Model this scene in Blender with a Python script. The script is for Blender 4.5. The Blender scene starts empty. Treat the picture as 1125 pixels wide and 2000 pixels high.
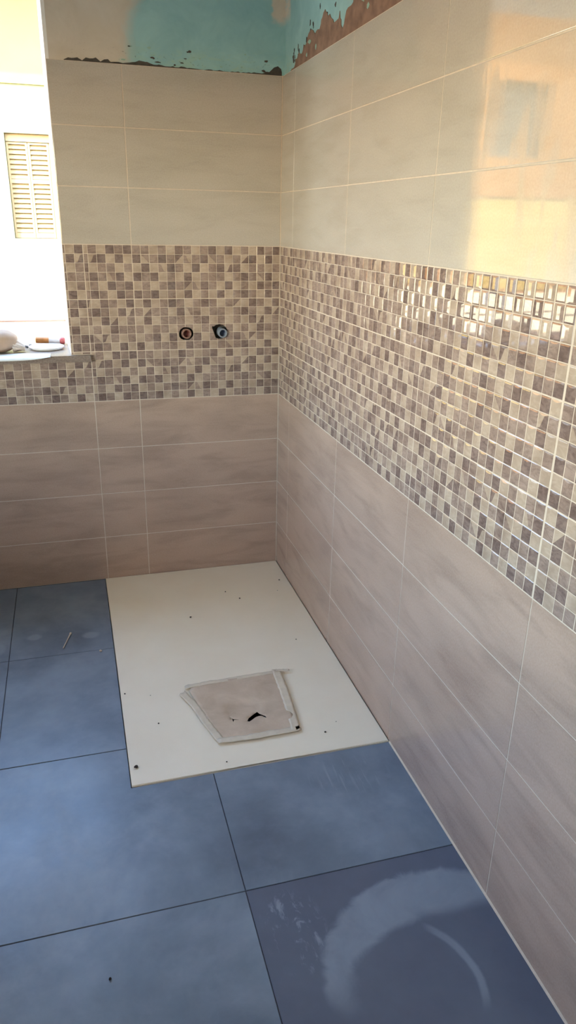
import bpy, bmesh, math, random
from mathutils import Vector, Matrix, noise
from mathutils.geometry import tessellate_polygon

random.seed(7)
SC = bpy.context.scene
COL = SC.collection

# ------------------------------------------------------------------ camera
CAM = Vector((-0.8457, -3.0535, 1.4961))
YAW, PITCH, ROLL, FPX = 0.2866, -0.3747, 0.0201, 1439.52
_f = Vector((math.sin(YAW) * math.cos(PITCH), math.cos(YAW) * math.cos(PITCH), math.sin(PITCH)))
_r = Vector((math.cos(YAW), -math.sin(YAW), 0))
_u = _r.cross(_f)
_R = _r * math.cos(ROLL) + _u * math.sin(ROLL)
_U = _u * math.cos(ROLL) - _r * math.sin(ROLL)
cd = bpy.data.cameras.new('camera')
cd.sensor_fit = 'VERTICAL'
cd.sensor_height = 36.0
cd.sensor_width = 36.0
cd.lens = FPX / 2000 * 36.0
cd.clip_start = 0.02
cam = bpy.data.objects.new('camera', cd)
COL.objects.link(cam)
m = Matrix((( _R.x, _U.x, -_f.x, CAM.x), (_R.y, _U.y, -_f.y, CAM.y), (_R.z, _U.z, -_f.z, CAM.z), (0, 0, 0, 1)))
cam.matrix_world = m
SC.camera = cam


def project(p):
    d = Vector(p) - CAM
    w = d.dot(_f)
    if w < 0.05:
        return None
    return (562.5 + FPX * d.dot(_R) / w, 1000 - FPX * d.dot(_U) / w)


# ------------------------------------------------------------------ world, sun, exposure
SUN_DIR = Vector((0.50, 0.62, -0.72)).normalized()
world = bpy.data.worlds.new('world')
SC.world = world
world.use_nodes = True
wn = world.node_tree
wn.nodes.clear()
wo = wn.nodes.new('ShaderNodeOutputWorld')
wb = wn.nodes.new('ShaderNodeBackground')
sky = wn.nodes.new('ShaderNodeTexSky')
sky.sky_type = 'NISHITA'
sky.sun_disc = False
sky.sun_elevation = math.asin(-SUN_DIR.z)
sky.sun_rotation = math.atan2(-SUN_DIR.x, -SUN_DIR.y)
sky.air_density = 1.2
sky.dust_density = 0.6
sky.ozone_density = 2.0
wn.links.new(sky.outputs[0], wb.inputs[0])
wb.inputs[1].default_value = 3.1
wn.links.new(wb.outputs[0], wo.inputs[0])

sd = bpy.data.lights.new('sun', 'SUN')
sd.energy = 15.0
sd.angle = math.radians(0.6)
sd.color = (1.0, 0.93, 0.82)
sun = bpy.data.objects.new('sun', sd)
sun.rotation_euler = SUN_DIR.to_track_quat('-Z', 'Y').to_euler()
sun.location = (-6, -8, 12)
COL.objects.link(sun)


def portal(name, loc, rot, sx, sy):
    l = bpy.data.lights.new(name, 'AREA')
    l.shape = 'RECTANGLE'
    l.size, l.size_y = sx, sy
    l.cycles.is_portal = True
    o = bpy.data.objects.new(name, l)
    o.location = loc
    o.rotation_euler = rot
    COL.objects.link(o)


portal('window_portal', (-1.305, 0.315, 1.68), (math.radians(-90), 0, 0), 0.9, 1.38)
portal('side_fill_portal', (-2.61, -2.20, 1.475), (0, math.radians(-90), 0), 1.05, 1.3)  # sky sampling for the side opening, added as fill

SC.view_settings.view_transform = 'Standard'
SC.view_settings.look = 'None'
SC.view_settings.exposure = 0.54
SC.view_settings.gamma = 1.0
SC.view_settings.use_curve_mapping = False
SC.cycles.use_denoising = True
SC.cycles.max_bounces = 14
SC.cycles.diffuse_bounces = 8
SC.cycles.glossy_bounces = 5
SC.cycles.sample_clamp_indirect = 12.0

# ------------------------------------------------------------------ material helpers


def srgb(r, g, b):
    f = lambda c: (c / 255 / 12.92) if c / 255 <= 0.04045 else ((c / 255 + 0.055) / 1.055) ** 2.4
    return (f(r), f(g), f(b), 1.0)


class NT:
    def __init__(s, name):
        s.m = bpy.data.materials.new(name)
        s.m.use_nodes = True
        s.t = s.m.node_tree
        s.b = s.t.nodes['Principled BSDF']
        s._pos = None

    def n(s, typ, **kw):
        nd = s.t.nodes.new(typ)
        for k, v in kw.items():
            setattr(nd, k, v)
        return nd

    def l(s, a, b):
        s.t.links.new(a, b)

    def val(s, sock, v):
        if hasattr(v, 'is_linked') or hasattr(v, 'links'):
            s.l(v, sock)
        else:
            sock.default_value = v

    def pos(s):
        if s._pos is None:
            s._pos = s.n('ShaderNodeNewGeometry').outputs['Position']
        return s._pos

    def xyz(s):
        nd = s.n('ShaderNodeSeparateXYZ')
        s.l(s.pos(), nd.inputs[0])
        return nd.outputs

    def noise(s, scale=(1, 1, 1), detail=4, rough=0.55, dist=0.0, rot=(0, 0, 0), out='Fac', base=1.0):
        mp = s.n('ShaderNodeMapping')
        mp.inputs['Scale'].default_value = scale
        mp.inputs['Rotation'].default_value = rot
        s.l(s.pos(), mp.inputs[0])
        nz = s.n('ShaderNodeTexNoise')
        nz.inputs['Scale'].default_value = base
        nz.inputs['Detail'].default_value = detail
        nz.inputs['Roughness'].default_value = rough
        nz.inputs['Distortion'].default_value = dist
        s.l(mp.outputs[0], nz.inputs['Vector'])
        return nz.outputs[out]

    def ramp(s, fac, stops):
        r = s.n('ShaderNodeValToRGB')
        e = r.color_ramp.elements
        while len(e) < len(stops):
            e.new(0.5)
        for el, (p, c) in zip(e, stops):
            el.position = p
            el.color = c if len(c) == 4 else (*c, 1)
        s.l(fac, r.inputs[0])
        return r.outputs[0]

    def rampv(s, fac, stops):
        return s.ramp(fac, [(p, (v, v, v, 1)) for p, v in stops])

    def math(s, op, a, b=0.0, c=None, clamp=False):
        nd = s.n('ShaderNodeMath', operation=op, use_clamp=clamp)
        s.val(nd.inputs[0], a)
        s.val(nd.inputs[1], b)
        if c is not None:
            s.val(nd.inputs[2], c)
        return nd.outputs[0]

    def mix(s, fac, a, b, blend='MIX'):
        nd = s.n('ShaderNodeMix', data_type='RGBA', blend_type=blend)
        s.val(nd.inputs['Factor'], fac)
        s.val(nd.inputs['A'], a)
        s.val(nd.inputs['B'], b)
        return [o for o in nd.outputs if o.type == 'RGBA'][0]

    def smooth(s, v, lo, hi):
        nd = s.n('ShaderNodeMapRange', interpolation_type='SMOOTHSTEP')
        s.val(nd.inputs['Value'], v)
        nd.inputs['From Min'].default_value = lo
        nd.inputs['From Max'].default_value = hi
        return nd.outputs[0]

    def bump(s, h, strength=0.2, dist=0.002):
        b = s.n('ShaderNodeBump')
        b.inputs['Strength'].default_value = strength
        b.inputs['Distance'].default_value = dist
        s.l(h, b.inputs['Height'])
        s.l(b.outputs[0], s.b.inputs['Normal'])

    def fin(s, color=None, rough=0.5, spec=0.5, metal=0.0):
        if color is not None:
            s.val(s.b.inputs['Base Color'], color)
        s.val(s.b.inputs['Roughness'], rough)
        s.b.inputs['Specular IOR Level'].default_value = spec
        s.b.inputs['Metallic'].default_value = metal
        return s.m


def mat_plain(name, rgb, rough=0.6, var=0.06, scale=30, spec=0.4, metal=0.0, bump=0.15):
    t = NT(name)
    nz = t.noise((scale,) * 3, 5)
    c = srgb(*rgb)
    lo = tuple(max(0, x * (1 - var * 2)) for x in c[:3]) + (1,)
    hi = tuple(min(1, x * (1 + var)) for x in c[:3]) + (1,)
    col = t.ramp(nz, [(0.3, lo), (0.7, hi)])
    if bump:
        t.bump(nz, bump, 0.001)
    return t.fin(col, rough, spec, metal)


def mat_tile(name, base, vein, rough, haze=False, axis='x'):
    """large ceramic wall tile with drifting horizontal veins"""
    t = NT(name)
    rot = (0, math.radians(7), 0) if axis == 'x' else (math.radians(-7), 0, 0)
    sc = (3.0, 3.0, 15)
    n1 = t.noise(sc, 7, 0.6, 0.5, rot)
    n2 = t.noise((2.2, 2.2, 5), 3, 0.5, 0.3, rot)
    n3 = t.noise((220, 220, 220), 2)
    a, b = srgb(*base), srgb(*vein)
    hi = tuple(min(1, x * 1.04) for x in a[:3])
    lo = tuple(0.75 * x + 0.25 * y for x, y in zip(b[:3], a[:3]))
    c1 = t.ramp(n1, [(0.28, lo), (0.52, a[:3]), (0.75, hi)])
    c2 = t.mix(t.math('MULTIPLY', t.smooth(n2, 0.42, 0.7), 0.38), c1, b)
    c3 = t.mix(0.05, c2, t.ramp(n3, [(0.35, (0.1, 0.08, 0.07, 1)), (0.65, (0.8, 0.75, 0.7, 1))]))
    # thin dark veins
    v = t.noise((3.0, 3.0, 34), 7, 0.7, 1.6, rot)
    vm = t.math('SUBTRACT', 1.0, t.smooth(t.math('ABSOLUTE', t.math('SUBTRACT', v, 0.43)), 0.0, 0.012))
    vm = t.math('MULTIPLY', vm, t.smooth(n2, 0.5, 0.68))
    col = t.mix(t.math('MULTIPLY', vm, 0.35), c3, tuple(x * 0.55 for x in b[:3]) + (1,))
    r = rough
    if haze:
        # wiped grout haze: streaks that dull the glaze
        h1 = t.noise((1, 20, 5), 5, 0.65, 1.2, (math.radians(28), 0, 0))
        h2 = t.noise((1, 70, 9), 4, 0.6, 0.6, (math.radians(18), 0, 0))
        h3 = t.noise((1, 2.2, 2.2), 3, 0.5, 0.4)
        hz = t.math('MULTIPLY', t.smooth(t.math('ADD', t.math('MULTIPLY', h1, 0.6), t.math('MULTIPLY', h2, 0.4)), 0.49, 0.60), t.smooth(h3, 0.44, 0.58))
        yy = t.xyz()[1]
        hz = t.math('MULTIPLY', hz, t.math('SUBTRACT', 1.0, t.smooth(t.math('ADD', yy, t.math('MULTIPLY', h3, 0.3)), -1.42, -1.22)))
        r = t.math('ADD', rough, t.math('MULTIPLY', hz, 0.20))
        col = t.mix(t.math('MULTIPLY', hz, 0.05), col, srgb(214, 200, 180))
    if haze:
        t.bump(t.noise((1, 34, 7), 5, 0.7, 1.0, (math.radians(24), 0, 0)), 0.06, 0.002)
    else:
        t.bump(t.noise((9, 9, 9), 2), 0.05, 0.003)
    return t.fin(col, r, 0.6 if haze else 0.5)


def mat_chip(name, base, dark, contrast, rough=0.1):
    t = NT(name)
    n1 = t.noise((28, 28, 60), 5, 0.65, 1.4)
    n2 = t.noise((17, 17, 17), 0)
    n3 = t.noise((160, 160, 260), 3, 0.7)
    a, b = srgb(*base), srgb(*dark)
    c = t.ramp(n1, [(0.5 - 0.2 * contrast - 0.05, b), (0.5 + 0.12, a)])
    c = t.mix(t.smooth(n2, 0.3, 0.75), c, t.mix(1.0, c, (0.80, 0.77, 0.76, 1), 'MULTIPLY'))
    if contrast > 0.3:
        c = t.mix(t.math('MULTIPLY', t.smooth(n3, 0.56, 0.72), 0.5), c, tuple(x * 0.5 for x in b[:3]) + (1,))
    return t.fin(c, rough, 0.75)


MT = {}
MT['tile_low_x'] = mat_tile('taupe_tile_glaze_back', (182, 153, 131), (150, 124, 106), 0.16, axis='x')
MT['tile_low_y'] = mat_tile('taupe_tile_glaze_right', (182, 153, 131), (150, 124, 106), 0.16, axis='y')
MT['tile_up_x'] = mat_tile('cream_tile_glaze_back', (182, 171, 156), (170, 159, 143), 0.10, axis='x')
MT['tile_up_y'] = mat_tile('cream_tile_glaze_right', (182, 171, 156), (170, 159, 143), 0.025, haze=True, axis='y')
MT['chip_light'] = mat_chip('cream_chip_glaze', (188, 167, 146), (176, 155, 134), 0.1, 0.035)
MT['chip_mid'] = mat_chip('taupe_chip_glaze', (164, 142, 127), (136, 115, 103), 0.5, 0.035)
MT['chip_dark'] = mat_chip('dark_taupe_chip_glaze', (140, 119, 108), (104, 86, 79), 0.7, 0.035)
MT['grout'] = mat_plain('cream_grout', (206, 188, 166), 0.85, 0.05, 60)
MT['wall_white'] = mat_plain('white_wall_paint', (226, 228, 230), 0.8, 0.02, 8)
MT['ceiling'] = mat_plain('ceiling_paint', (230, 231, 232), 0.85, 0.02, 8)
MT['reveal'] = mat_plain('white_reveal_plaster', (236, 230, 220), 0.8, 0.02, 12)
MT['bed'] = mat_plain('dark_floor_grout', (62, 64, 72), 0.9, 0.1, 60)
MT['adhesive'] = mat_plain('brown_tile_adhesive', (140, 112, 95), 0.9, 0.16, 26, 0.2, bump=0.6)
MT['adhesive_dark'] = mat_plain('grey_tile_adhesive', (84, 78, 72), 0.9, 0.16, 40, 0.2, bump=0.6)
MT['filler_mint'] = mat_plain('pale_mint_filler', (150, 178, 160), 0.85, 0.06, 30, 0.2, bump=0.3)
MT['tray'] = None


def plaster_mat():
    """bare upper wall: turquoise paint, smoothed beige filler, a few scuffs"""
    t = NT('turquoise_painted_plaster')
    x, y, z = t.xyz()
    n1 = t.noise((9, 9, 9), 4, 0.6, 0.6)
    n2 = t.noise((30, 30, 60), 4, 0.6)
    turq = t.ramp(n1, [(0.3, srgb(138, 176, 176)), (0.7, srgb(158, 194, 190))])
    beige = t.ramp(n1, [(0.3, srgb(196, 182, 162)), (0.7, srgb(208, 196, 178))])
    # left of the edge the paint is skimmed over with beige filler
    e = t.math('ADD', x, t.math('MULTIPLY', t.math('SUBTRACT', n1, 0.5), 0.10))
    e = t.math('ADD', e, t.math('MULTIPLY', t.math('SUBTRACT', z, 2.1), -0.22))
    left = t.math('SUBTRACT', 1.0, t.smooth(e, -0.600, -0.520))
    # narrow filled crack running up the corner
    c = t.math('ABSOLUTE', t.math('ADD', t.math('SUBTRACT', x, -0.014), t.math('MULTIPLY', t.math('SUBTRACT', n2, 0.5), 0.03)))
    crack = t.math('MULTIPLY', t.math('SUBTRACT', 1.0, t.smooth(c, 0.020, 0.034)), t.smooth(t.math('ADD', z, t.math('MULTIPLY', n2, 0.06)), 2.19, 2.23))
    crack = t.math('MULTIPLY', crack, t.smooth(t.math('ADD', y, t.math('MULTIPLY', n2, 0.04)), -0.05, -0.02))
    mask = t.math('MAXIMUM', left, crack)
    col = t.mix(mask, turq, beige)
    # mint smears just over the tiles
    sm = t.math('MULTIPLY', t.smooth(t.noise((16, 16, 40), 5, 0.65, 1.0), 0.48, 0.62), t.math('SUBTRACT', 1.0, t.smooth(z, 2.02, 2.10)))
    sm = t.math('MULTIPLY', sm, t.math('SUBTRACT', 1.0, left))
    col = t.mix(t.math('MULTIPLY', sm, 0.55), col, srgb(160, 186, 164))
    sc = t.math('MULTIPLY', t.smooth(t.noise((70, 70, 120), 4, 0.6, 1.0), 0.64, 0.68), t.math('SUBTRACT', 1.0, t.smooth(z, 2.015, 2.075)))
    col = t.mix(t.math('MULTIPLY', sc, 0.8), col, srgb(88, 82, 74))
    t.bump(n2, 0.3, 0.002)
    return t.fin(col, 0.85, 0.2)


MT['plaster'] = plaster_mat()


def floor_mat():
    t = NT('slate_blue_floor_tile')
    x, y, z = t.xyz()
    n1 = t.noise((2.6, 2.6, 2.6), 6, 0.6, 0.15)
    n2 = t.noise((11, 11, 11), 6, 0.65, 0.2)
    n3 = t.noise((3.4, 3.4, 3.4), 6, 0.62, 0.25)
    col = t.ramp(n1, [(0.28, srgb(88, 99, 114)), (0.5, srgb(111, 124, 139)), (0.72, srgb(136, 150, 163))])
    col = t.mix(t.math('MULTIPLY', t.smooth(n2, 0.45, 0.75), 0.35), col, srgb(128, 140, 158))
    # dusty cement film left after cleaning, in clouds
    film = t.math('MULTIPLY', t.smooth(n3, 0.42, 0.72), 0.30)
    # the sheet of tiles nearest the right wall has been wiped: dark with a swept arc of dust
    mx = t.smooth(x, -0.556, -0.552)
    my = t.math('SUBTRACT', 1.0, t.smooth(y, -1.772, -1.768))
    wip = t.math('MULTIPLY', mx, my)
    col = t.mix(t.math('MULTIPLY', wip, 0.62), col, srgb(82, 86, 106))
    film = t.math('MULTIPLY', film, t.math('SUBTRACT', 1.0, wip))

    # swept arc: ring around an ellipse centre, wide at the left and thin at the right
    def ell(cx, cy, rx, ry):
        a = t.math('DIVIDE', t.math('SUBTRACT', x, cx), rx)
        b = t.math('DIVIDE', t.math('SUBTRACT', y, cy), ry)
        return t.math('SQRT', t.math('ADD', t.math('MULTIPLY', a, a), t.math('MULTIPLY', b, b)))
    wob = t.math('MULTIPLY', t.math('SUBTRACT', t.noise((14, 14, 14), 4, 0.6, 0.8), 0.5), 0.20)
    outer = t.math('ADD', ell(-0.155, -2.060, 0.295, 0.243), wob)
    inner = t.math('ADD', ell(-0.185, -2.090, 0.215, 0.140), wob)
    arc = t.math('MULTIPLY', t.math('SUBTRACT', 1.0, t.smooth(outer, 0.93, 1.02)), t.smooth(inner, 0.90, 1.06))
    arc = t.math('MULTIPLY', arc, t.smooth(t.math('ADD', y, t.math('MULTIPLY', wob, 0.2)), -2.14, -2.04))
    tail = t.math('SUBTRACT', 1.0, t.smooth(t.math('ABSOLUTE', t.math('SUBTRACT', t.math('ADD', ell(-0.26, -2.10, 0.140, 0.155), t.math('MULTIPLY', wob, 0.35)), 1.0)), 0.03, 0.09))
    tail = t.math('MULTIPLY', tail, t.smooth(x, -0.19, -0.16))
    tail = t.math('MULTIPLY', tail, t.smooth(y, -2.19, -2.14))
    rt = t.math('MAXIMUM', t.smooth(y, -1.965, -1.925), t.math('SUBTRACT', 1.0, t.smooth(x, -0.20, -0.15)))
    arc = t.math('MAXIMUM', t.math('MULTIPLY', arc, rt), t.math('MULTIPLY', tail, 0.9))
    arc = t.math('MULTIPLY', arc, t.rampv(t.noise((9, 9, 9), 5, 0.6, 0.6), [(0.25, 0.55), (0.6, 1.0)]))
    film = t.math('MAXIMUM', film, t.math('MULTIPLY', arc, 0.52))
    # smudges beside the arc
    sm = t.math('MULTIPLY', t.smooth(t.noise((34, 16, 30), 5, 0.65, 0.5, (0, 0, 0.6)), 0.53, 0.66), t.math('SUBTRACT', 1.0, t.smooth(ell(-0.47, -1.90, 0.075, 0.12), 0.6, 1.1)))
    film = t.math('MAXIMUM', film, t.math('MULTIPLY', sm, 0.5))
    # wiping strokes below the tray
    st = t.math('MULTIPLY', t.smooth(t.noise((70, 5, 5), 4, 0.6, 0.5, (0, 0, -0.25)), 0.5, 0.66), t.math('SUBTRACT', 1.0, t.smooth(ell(-0.17, -1.46, 0.14, 0.10), 0.5, 1.1)))
    film = t.math('MAXIMUM', film, t.math('MULTIPLY', st, 0.34))
    # footprints of dust by the back wall
    for cx, cy, rx, ry in ((-1.075, -0.440, 0.035, 0.028), (-0.868, -0.475, 0.040, 0.030), (-1.21, -0.50, 0.04, 0.06)):
        f = t.math('SUBTRACT', 1.0, t.smooth(t.math('ADD', ell(cx, cy, rx, ry), t.math('MULTIPLY', wob, 2.5)), 0.5, 1.05))
        film = t.math('MAXIMUM', film, t.math('MULTIPLY', f, 0.4))
    col = t.mix(film, col, srgb(166, 178, 190))
    t.bump(n2, 0.12, 0.002)
    rough = t.math('ADD', 0.36, t.math('MULTIPLY', film, 0.35))
    return t.fin(col, rough, 0.5)


MT['floor_tile'] = floor_mat()


def tray_mat():
    t = NT('white_stone_resin_tray')
    n1 = t.noise((4, 4, 4), 5, 0.6, 0.4)
    n2 = t.noise((320, 320, 320), 2)
    col = t.ramp(n1, [(0.3, srgb(242, 229, 204)), (0.7, srgb(247, 236, 213))])
    t.bump(n2, 0.25, 0.001)
    return t.fin(col, 0.55, 0.4)


MT['tray'] = tray_mat()

# ------------------------------------------------------------------ mesh / object helpers


def link(name, me, mats, parent=None):
    o = bpy.data.objects.new(name, me)
    if me is not None and mats is not None and not me.materials:
        for mm in (mats if isinstance(mats, (list, tuple)) else [mats]):
            me.materials.append(mm)
    COL.objects.link(o)
    if parent is not None:
        o.parent = parent
    return o


def empty(name, loc=(0, 0, 0)):
    o = bpy.data.objects.new(name, None)
    o.empty_display_size = 0.05
    o.location = loc
    COL.objects.link(o)
    return o


def tag(o, label=None, cat=None, group=None, kind=None):
    if label:
        o['label'] = label
    if cat:
        o['category'] = cat
    if group:
        o['group'] = group
    if kind:
        o['kind'] = kind
    return o


def bm_mesh(bm, name='mesh', smooth=False):
    bmesh.ops.recalc_face_normals(bm, faces=bm.faces)
    me = bpy.data.meshes.new(name)
    bm.to_mesh(me)
    bm.free()
    if smooth:
        for p in me.polygons:
            p.use_smooth = True
    return me


def add_box(bm, x0, x1, y0, y1, z0, z1):
    v = [bm.verts.new(p) for p in ((x0, y0, z0), (x1, y0, z0), (x1, y1, z0), (x0, y1, z0), (x0, y0, z1), (x1, y0, z1), (x1, y1, z1), (x0, y1, z1))]
    for f in ((0, 3, 2, 1), (4, 5, 6, 7), (0, 1, 5, 4), (1, 2, 6, 5), (2, 3, 7, 6), (3, 0, 4, 7)):
        bm.faces.new([v[i] for i in f])
    return v


def box_mesh(*boxes, bevel=0.0, name='mesh'):
    bm = bmesh.new()
    for b in boxes:
        add_box(bm, *b)
    if bevel:
        bmesh.ops.bevel(bm, geom=bm.edges[:], offset=bevel, segments=2, affect='EDGES', profile=0.6)
    return bm_mesh(bm, name)


def prism(bm, pts, lo, hi, mp):
    """closed polygon pts (2-D) extruded between lo and hi; mp maps (a, b, h) to 3-D"""
    tris = tessellate_polygon([[Vector((p[0], p[1], 0)) for p in pts]])
    a = [bm.verts.new(mp(p[0], p[1], lo)) for p in pts]
    b = [bm.verts.new(mp(p[0], p[1], hi)) for p in pts]
    for t in tris:
        bm.faces.new([a[i] for i in t])
        bm.faces.new([b[i] for i in t])
    n = len(pts)
    for i in range(n):
        j = (i + 1) % n
        bm.faces.new([a[i], a[j], b[j], b[i]])


def lathe(bm, prof, seg=24, axis='z', origin=(0, 0, 0)):
    rings = []
    for r, h in prof:
        ring = []
        for i in range(seg):
            a = 2 * math.pi * i / seg
            c, s = r * math.cos(a), r * math.sin(a)
            p = {'z': (c, s, h), 'y': (c, h, s), 'x': (h, c, s)}[axis]
            ring.append(bm.verts.new((p[0] + origin[0], p[1] + origin[1], p[2] + origin[2])))
        rings.append(ring)
    for k in range(len(rings) - 1):
        for i in range(seg):
            j = (i + 1) % seg
            bm.faces.new([rings[k][i], rings[k][j], rings[k + 1][j], rings[k + 1][i]])
    return rings


# wall frames: s = distance from the corner along the wall, n = out of the wall into the room
MAP = {'back': lambda s, z, n: (-s, -n, z), 'right': lambda s, z, n: (-n, -s, z)}


def wbox(bm, wall, s0, s1, z0, z1, n0, n1):
    a, b = MAP[wall](s0, z0, n0), MAP[wall](s1, z1, n1)
    lo = [min(p, q) for p, q in zip(a, b)]
    hi = [max(p, q) for p, q in zip(a, b)]
    add_box(bm, lo[0], hi[0], lo[1], hi[1], lo[2], hi[2])


def ring_mesh(wall, w, h, rings, diag=None):
    """rectangular piece built from nested rings (inset_s, inset_z, n); centre at the local origin.
    diag splits the front along a diagonal into material 0 and 1"""
    bm = bmesh.new()
    mp = MAP[wall]
    R = []
    for a, b, n in rings:
        hs, hz = w / 2 - a, h / 2 - b
        # order: 0 left-bottom, 1 right-bottom, 2 right-top, 3 left-top as seen from the room
        sl, sr = (1, -1) if wall == 'back' else (-1, 1)
        R.append([bm.verts.new(mp(sl * hs, -hz, n)), bm.verts.new(mp(sr * hs, -hz, n)), bm.verts.new(mp(sr * hs, hz, n)), bm.verts.new(mp(sl * hs, hz, n))])
    sides = {'bottom': 0, 'right': 1, 'top': 2, 'left': 3}
    dark = {None: (), 'a': ('top', 'right'), 'b': ('top', 'left'), 'c': ('bottom', 'left'), 'e': ('bottom', 'right')}[diag]
    for k in range(len(R) - 1):
        for nm, i in sides.items():
            j = (i + 1) % 4
            f = bm.faces.new([R[k][i], R[k][j], R[k + 1][j], R[k + 1][i]])
            f.material_index = 1 if nm in dark else 0
    bm.faces.new(R[0][::-1])
    T = R[-1]
    if diag in ('a', 'c'):      # diagonal from left-top to right-bottom
        f1 = bm.faces.new([T[3], T[1], T[2]])
        f2 = bm.faces.new([T[0], T[1], T[3]])
        (f1 if diag == 'a' else f2).material_index = 1
    elif diag in ('b', 'e'):    # diagonal from left-bottom to right-top
        f1 = bm.faces.new([T[0], T[2], T[3]])
        f2 = bm.faces.new([T[0], T[1], T[2]])
        (f1 if diag == 'b' else f2).material_index = 1
    else:
        bm.faces.new(T)
    return bm_mesh(bm, 'piece')


# ------------------------------------------------------------------ room shell
XL, YF, ZC = -2.4, -4.2, 2.75
H = 0.2005            # height of one tile course
WIN_S0, WIN_S1, SILL_Z, LINTEL = 0.85, 1.75, 0.992, 2.36

# back wall body, with the window opening
bm = bmesh.new()
wbox(bm, 'back', WIN_S1 + 0.02, -XL + 0.31, -0.12, ZC, -0.31, -0.0102)
wbox(bm, 'back', 0.838, WIN_S1 + 0.02, -0.12, 0.966, -0.31, -0.0102)
wbox(bm, 'back', 0.838, WIN_S1 + 0.02, LINTEL + 0.02, ZC, -0.31, -0.0102)
wall_back = link('wall_back', bm_mesh(bm, 'wall_back'), MT['plaster'])
tag(wall_back, 'far wall with window, taupe and cream tiles and a mosaic band', kind='structure')

bm = bmesh.new()
wbox(bm, 'right', -0.0102, -YF + 0.2, -0.12, ZC, -0.21, -0.0102)
wall_right = link('wall_right', bm_mesh(bm, 'wall_right'), MT['plaster'])
tag(wall_right, 'right wall with tiles, glossy mosaic band and bare plaster above', kind='structure')

# left wall, out of frame; opening added to light the room from the side
W2 = (-2.85, -1.55, 0.95, 2.00)      # y0, y1, z0, z1
wall_left = link('wall_left', box_mesh((XL - 0.2, XL, YF - 0.2, W2[0], -0.12, ZC), (XL - 0.2, XL, W2[1], 0.0098, -0.12, ZC),
                                       (XL - 0.2, XL, W2[0], W2[1], -0.12, W2[2]), (XL - 0.2, XL, W2[0], W2[1], W2[3], ZC)), MT['wall_white'])
tag(wall_left, 'pale plastered wall with an added daylight opening on the left of the room', kind='structure')
wall_front = link('wall_front', box_mesh((XL, 0.0102, YF - 0.2, YF, -0.12, ZC)), MT['wall_white'])
tag(wall_front, 'pale wall behind the camera', kind='structure')
ceiling = link('ceiling', box_mesh((XL - 0.2, 0.21, YF - 0.2, 0.31, ZC, ZC + 0.2)), MT['ceiling'])
tag(ceiling, 'plain pale ceiling over the bathroom', kind='structure')

# floor: dark bedding, visible only in the joints, with a pocket for the tray
TX0, TY0 = -0.787, -1.348      # outer left and front edge of the shower tray
floor = link('floor', box_mesh((XL, 0.0102, YF - 0.2, 0.0102, -0.12, -0.08),
                               (XL, TX0 - 0.002, YF - 0.2, 0.0102, -0.08, -0.0018),
                               (TX0 - 0.002, 0.0102, YF - 0.2, TY0 - 0.002, -0.08, -0.0018)), MT['bed'])
tag(floor, 'floor of large slate blue tiles with thin dark joints', kind='structure')

# ---- floor tiles
JX = [0.0, -0.554, -1.160, -1.766, -2.398]
JY = [0.0, -0.590, -1.178, -1.770, -2.372, -2.974, -3.576, -4.198]
G = 0.0012
k = 0
for i in range(len(JX) - 1):
    for j in range(len(JY) - 1):
        x1, x0 = JX[i] - G, JX[i + 1] + G
        y1, y0 = JY[j] - G, JY[j + 1] + G
        if i == 0:
            x1 = -0.0022
        if j == 0:
            y1 = -0.0022
        tx, ty = TX0 - 0.0022, TY0 - 0.0022
        if x0 >= tx and y0 >= ty:
            continue
        poly = [(x0, y0), (x1, y0), (x1, y1), (x0, y1)]
        if x1 > tx and y1 > ty:
            if y0 >= ty:                       # tray cuts off the right side
                poly = [(x0, y0), (tx, y0), (tx, y1), (x0, y1)]
            elif x0 >= tx:                     # tray cuts off the far side
                poly = [(x0, y0), (x1, y0), (x1, ty), (x0, ty)]
            else:                              # notched around the tray corner
                poly = [(x0, y0), (x1, y0), (x1, ty), (tx, ty), (tx, y1), (x0, y1)]
        cx, cy = sum(p[0] for p in poly) / len(poly), sum(p[1] for p in poly) / len(poly)
        bm = bmesh.new()
        prism(bm, [(p[0] - cx, p[1] - cy) for p in poly], -0.0095, 0.0, lambda a, b, h: (a, b, h))
        bmesh.ops.dissolve_limit(bm, angle_limit=0.01, verts=bm.verts[:], edges=bm.edges[:])
        top = [e for e in bm.edges if all(v.co.z > -0.001 for v in e.verts)]
        bmesh.ops.bevel(bm, geom=top, offset=0.0009, segments=1, affect='EDGES')
        o = link('floor_tile', bm_mesh(bm, 'floor_tile'), MT['floor_tile'], floor)
        o.location = (cx, cy, random.uniform(-0.0005, 0.0003))
        o.rotation_euler = (random.uniform(-1, 1) * 0.0006, random.uniform(-1, 1) * 0.0006, 0)

# ---- grout beds
bm = bmesh.new()
wbox(bm, 'back', WIN_S0 - 0.001, -XL - 0.001, -0.0, 0.966, -0.0098, -0.0009)
grout_back = link('grout', bm_mesh(bm, 'grout_back'), MT['grout'], wall_back)
bm = bmesh.new()
wbox(bm, 'right', 0.0, 3.2, -0.0, 10 * H, -0.0098, -0.0009)
grout_right = link('grout', bm_mesh(bm, 'grout_right'), MT['grout'], wall_right)

# pale joint where the right wall meets the floor, in front of the tray
bm = bmesh.new()
prism(bm, [(-0.0040, 0.0), (0.0, 0.0), (0.0, 0.0045), (-0.0012, 0.0035)], -3.15, TY0 - 0.003, lambda a, b, h: (a, h, b))
link('floor_joint', bm_mesh(bm, 'floor_joint'), MT['grout'], wall_right)

link('corner_joint', box_mesh((-0.0030, -0.0002, -0.0030, -0.0002, 0.0045, 10 * H)), MT['grout'], wall_right)

# ---- large wall tiles
TILE_CACHE = {}
JT = 0.0014


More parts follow.
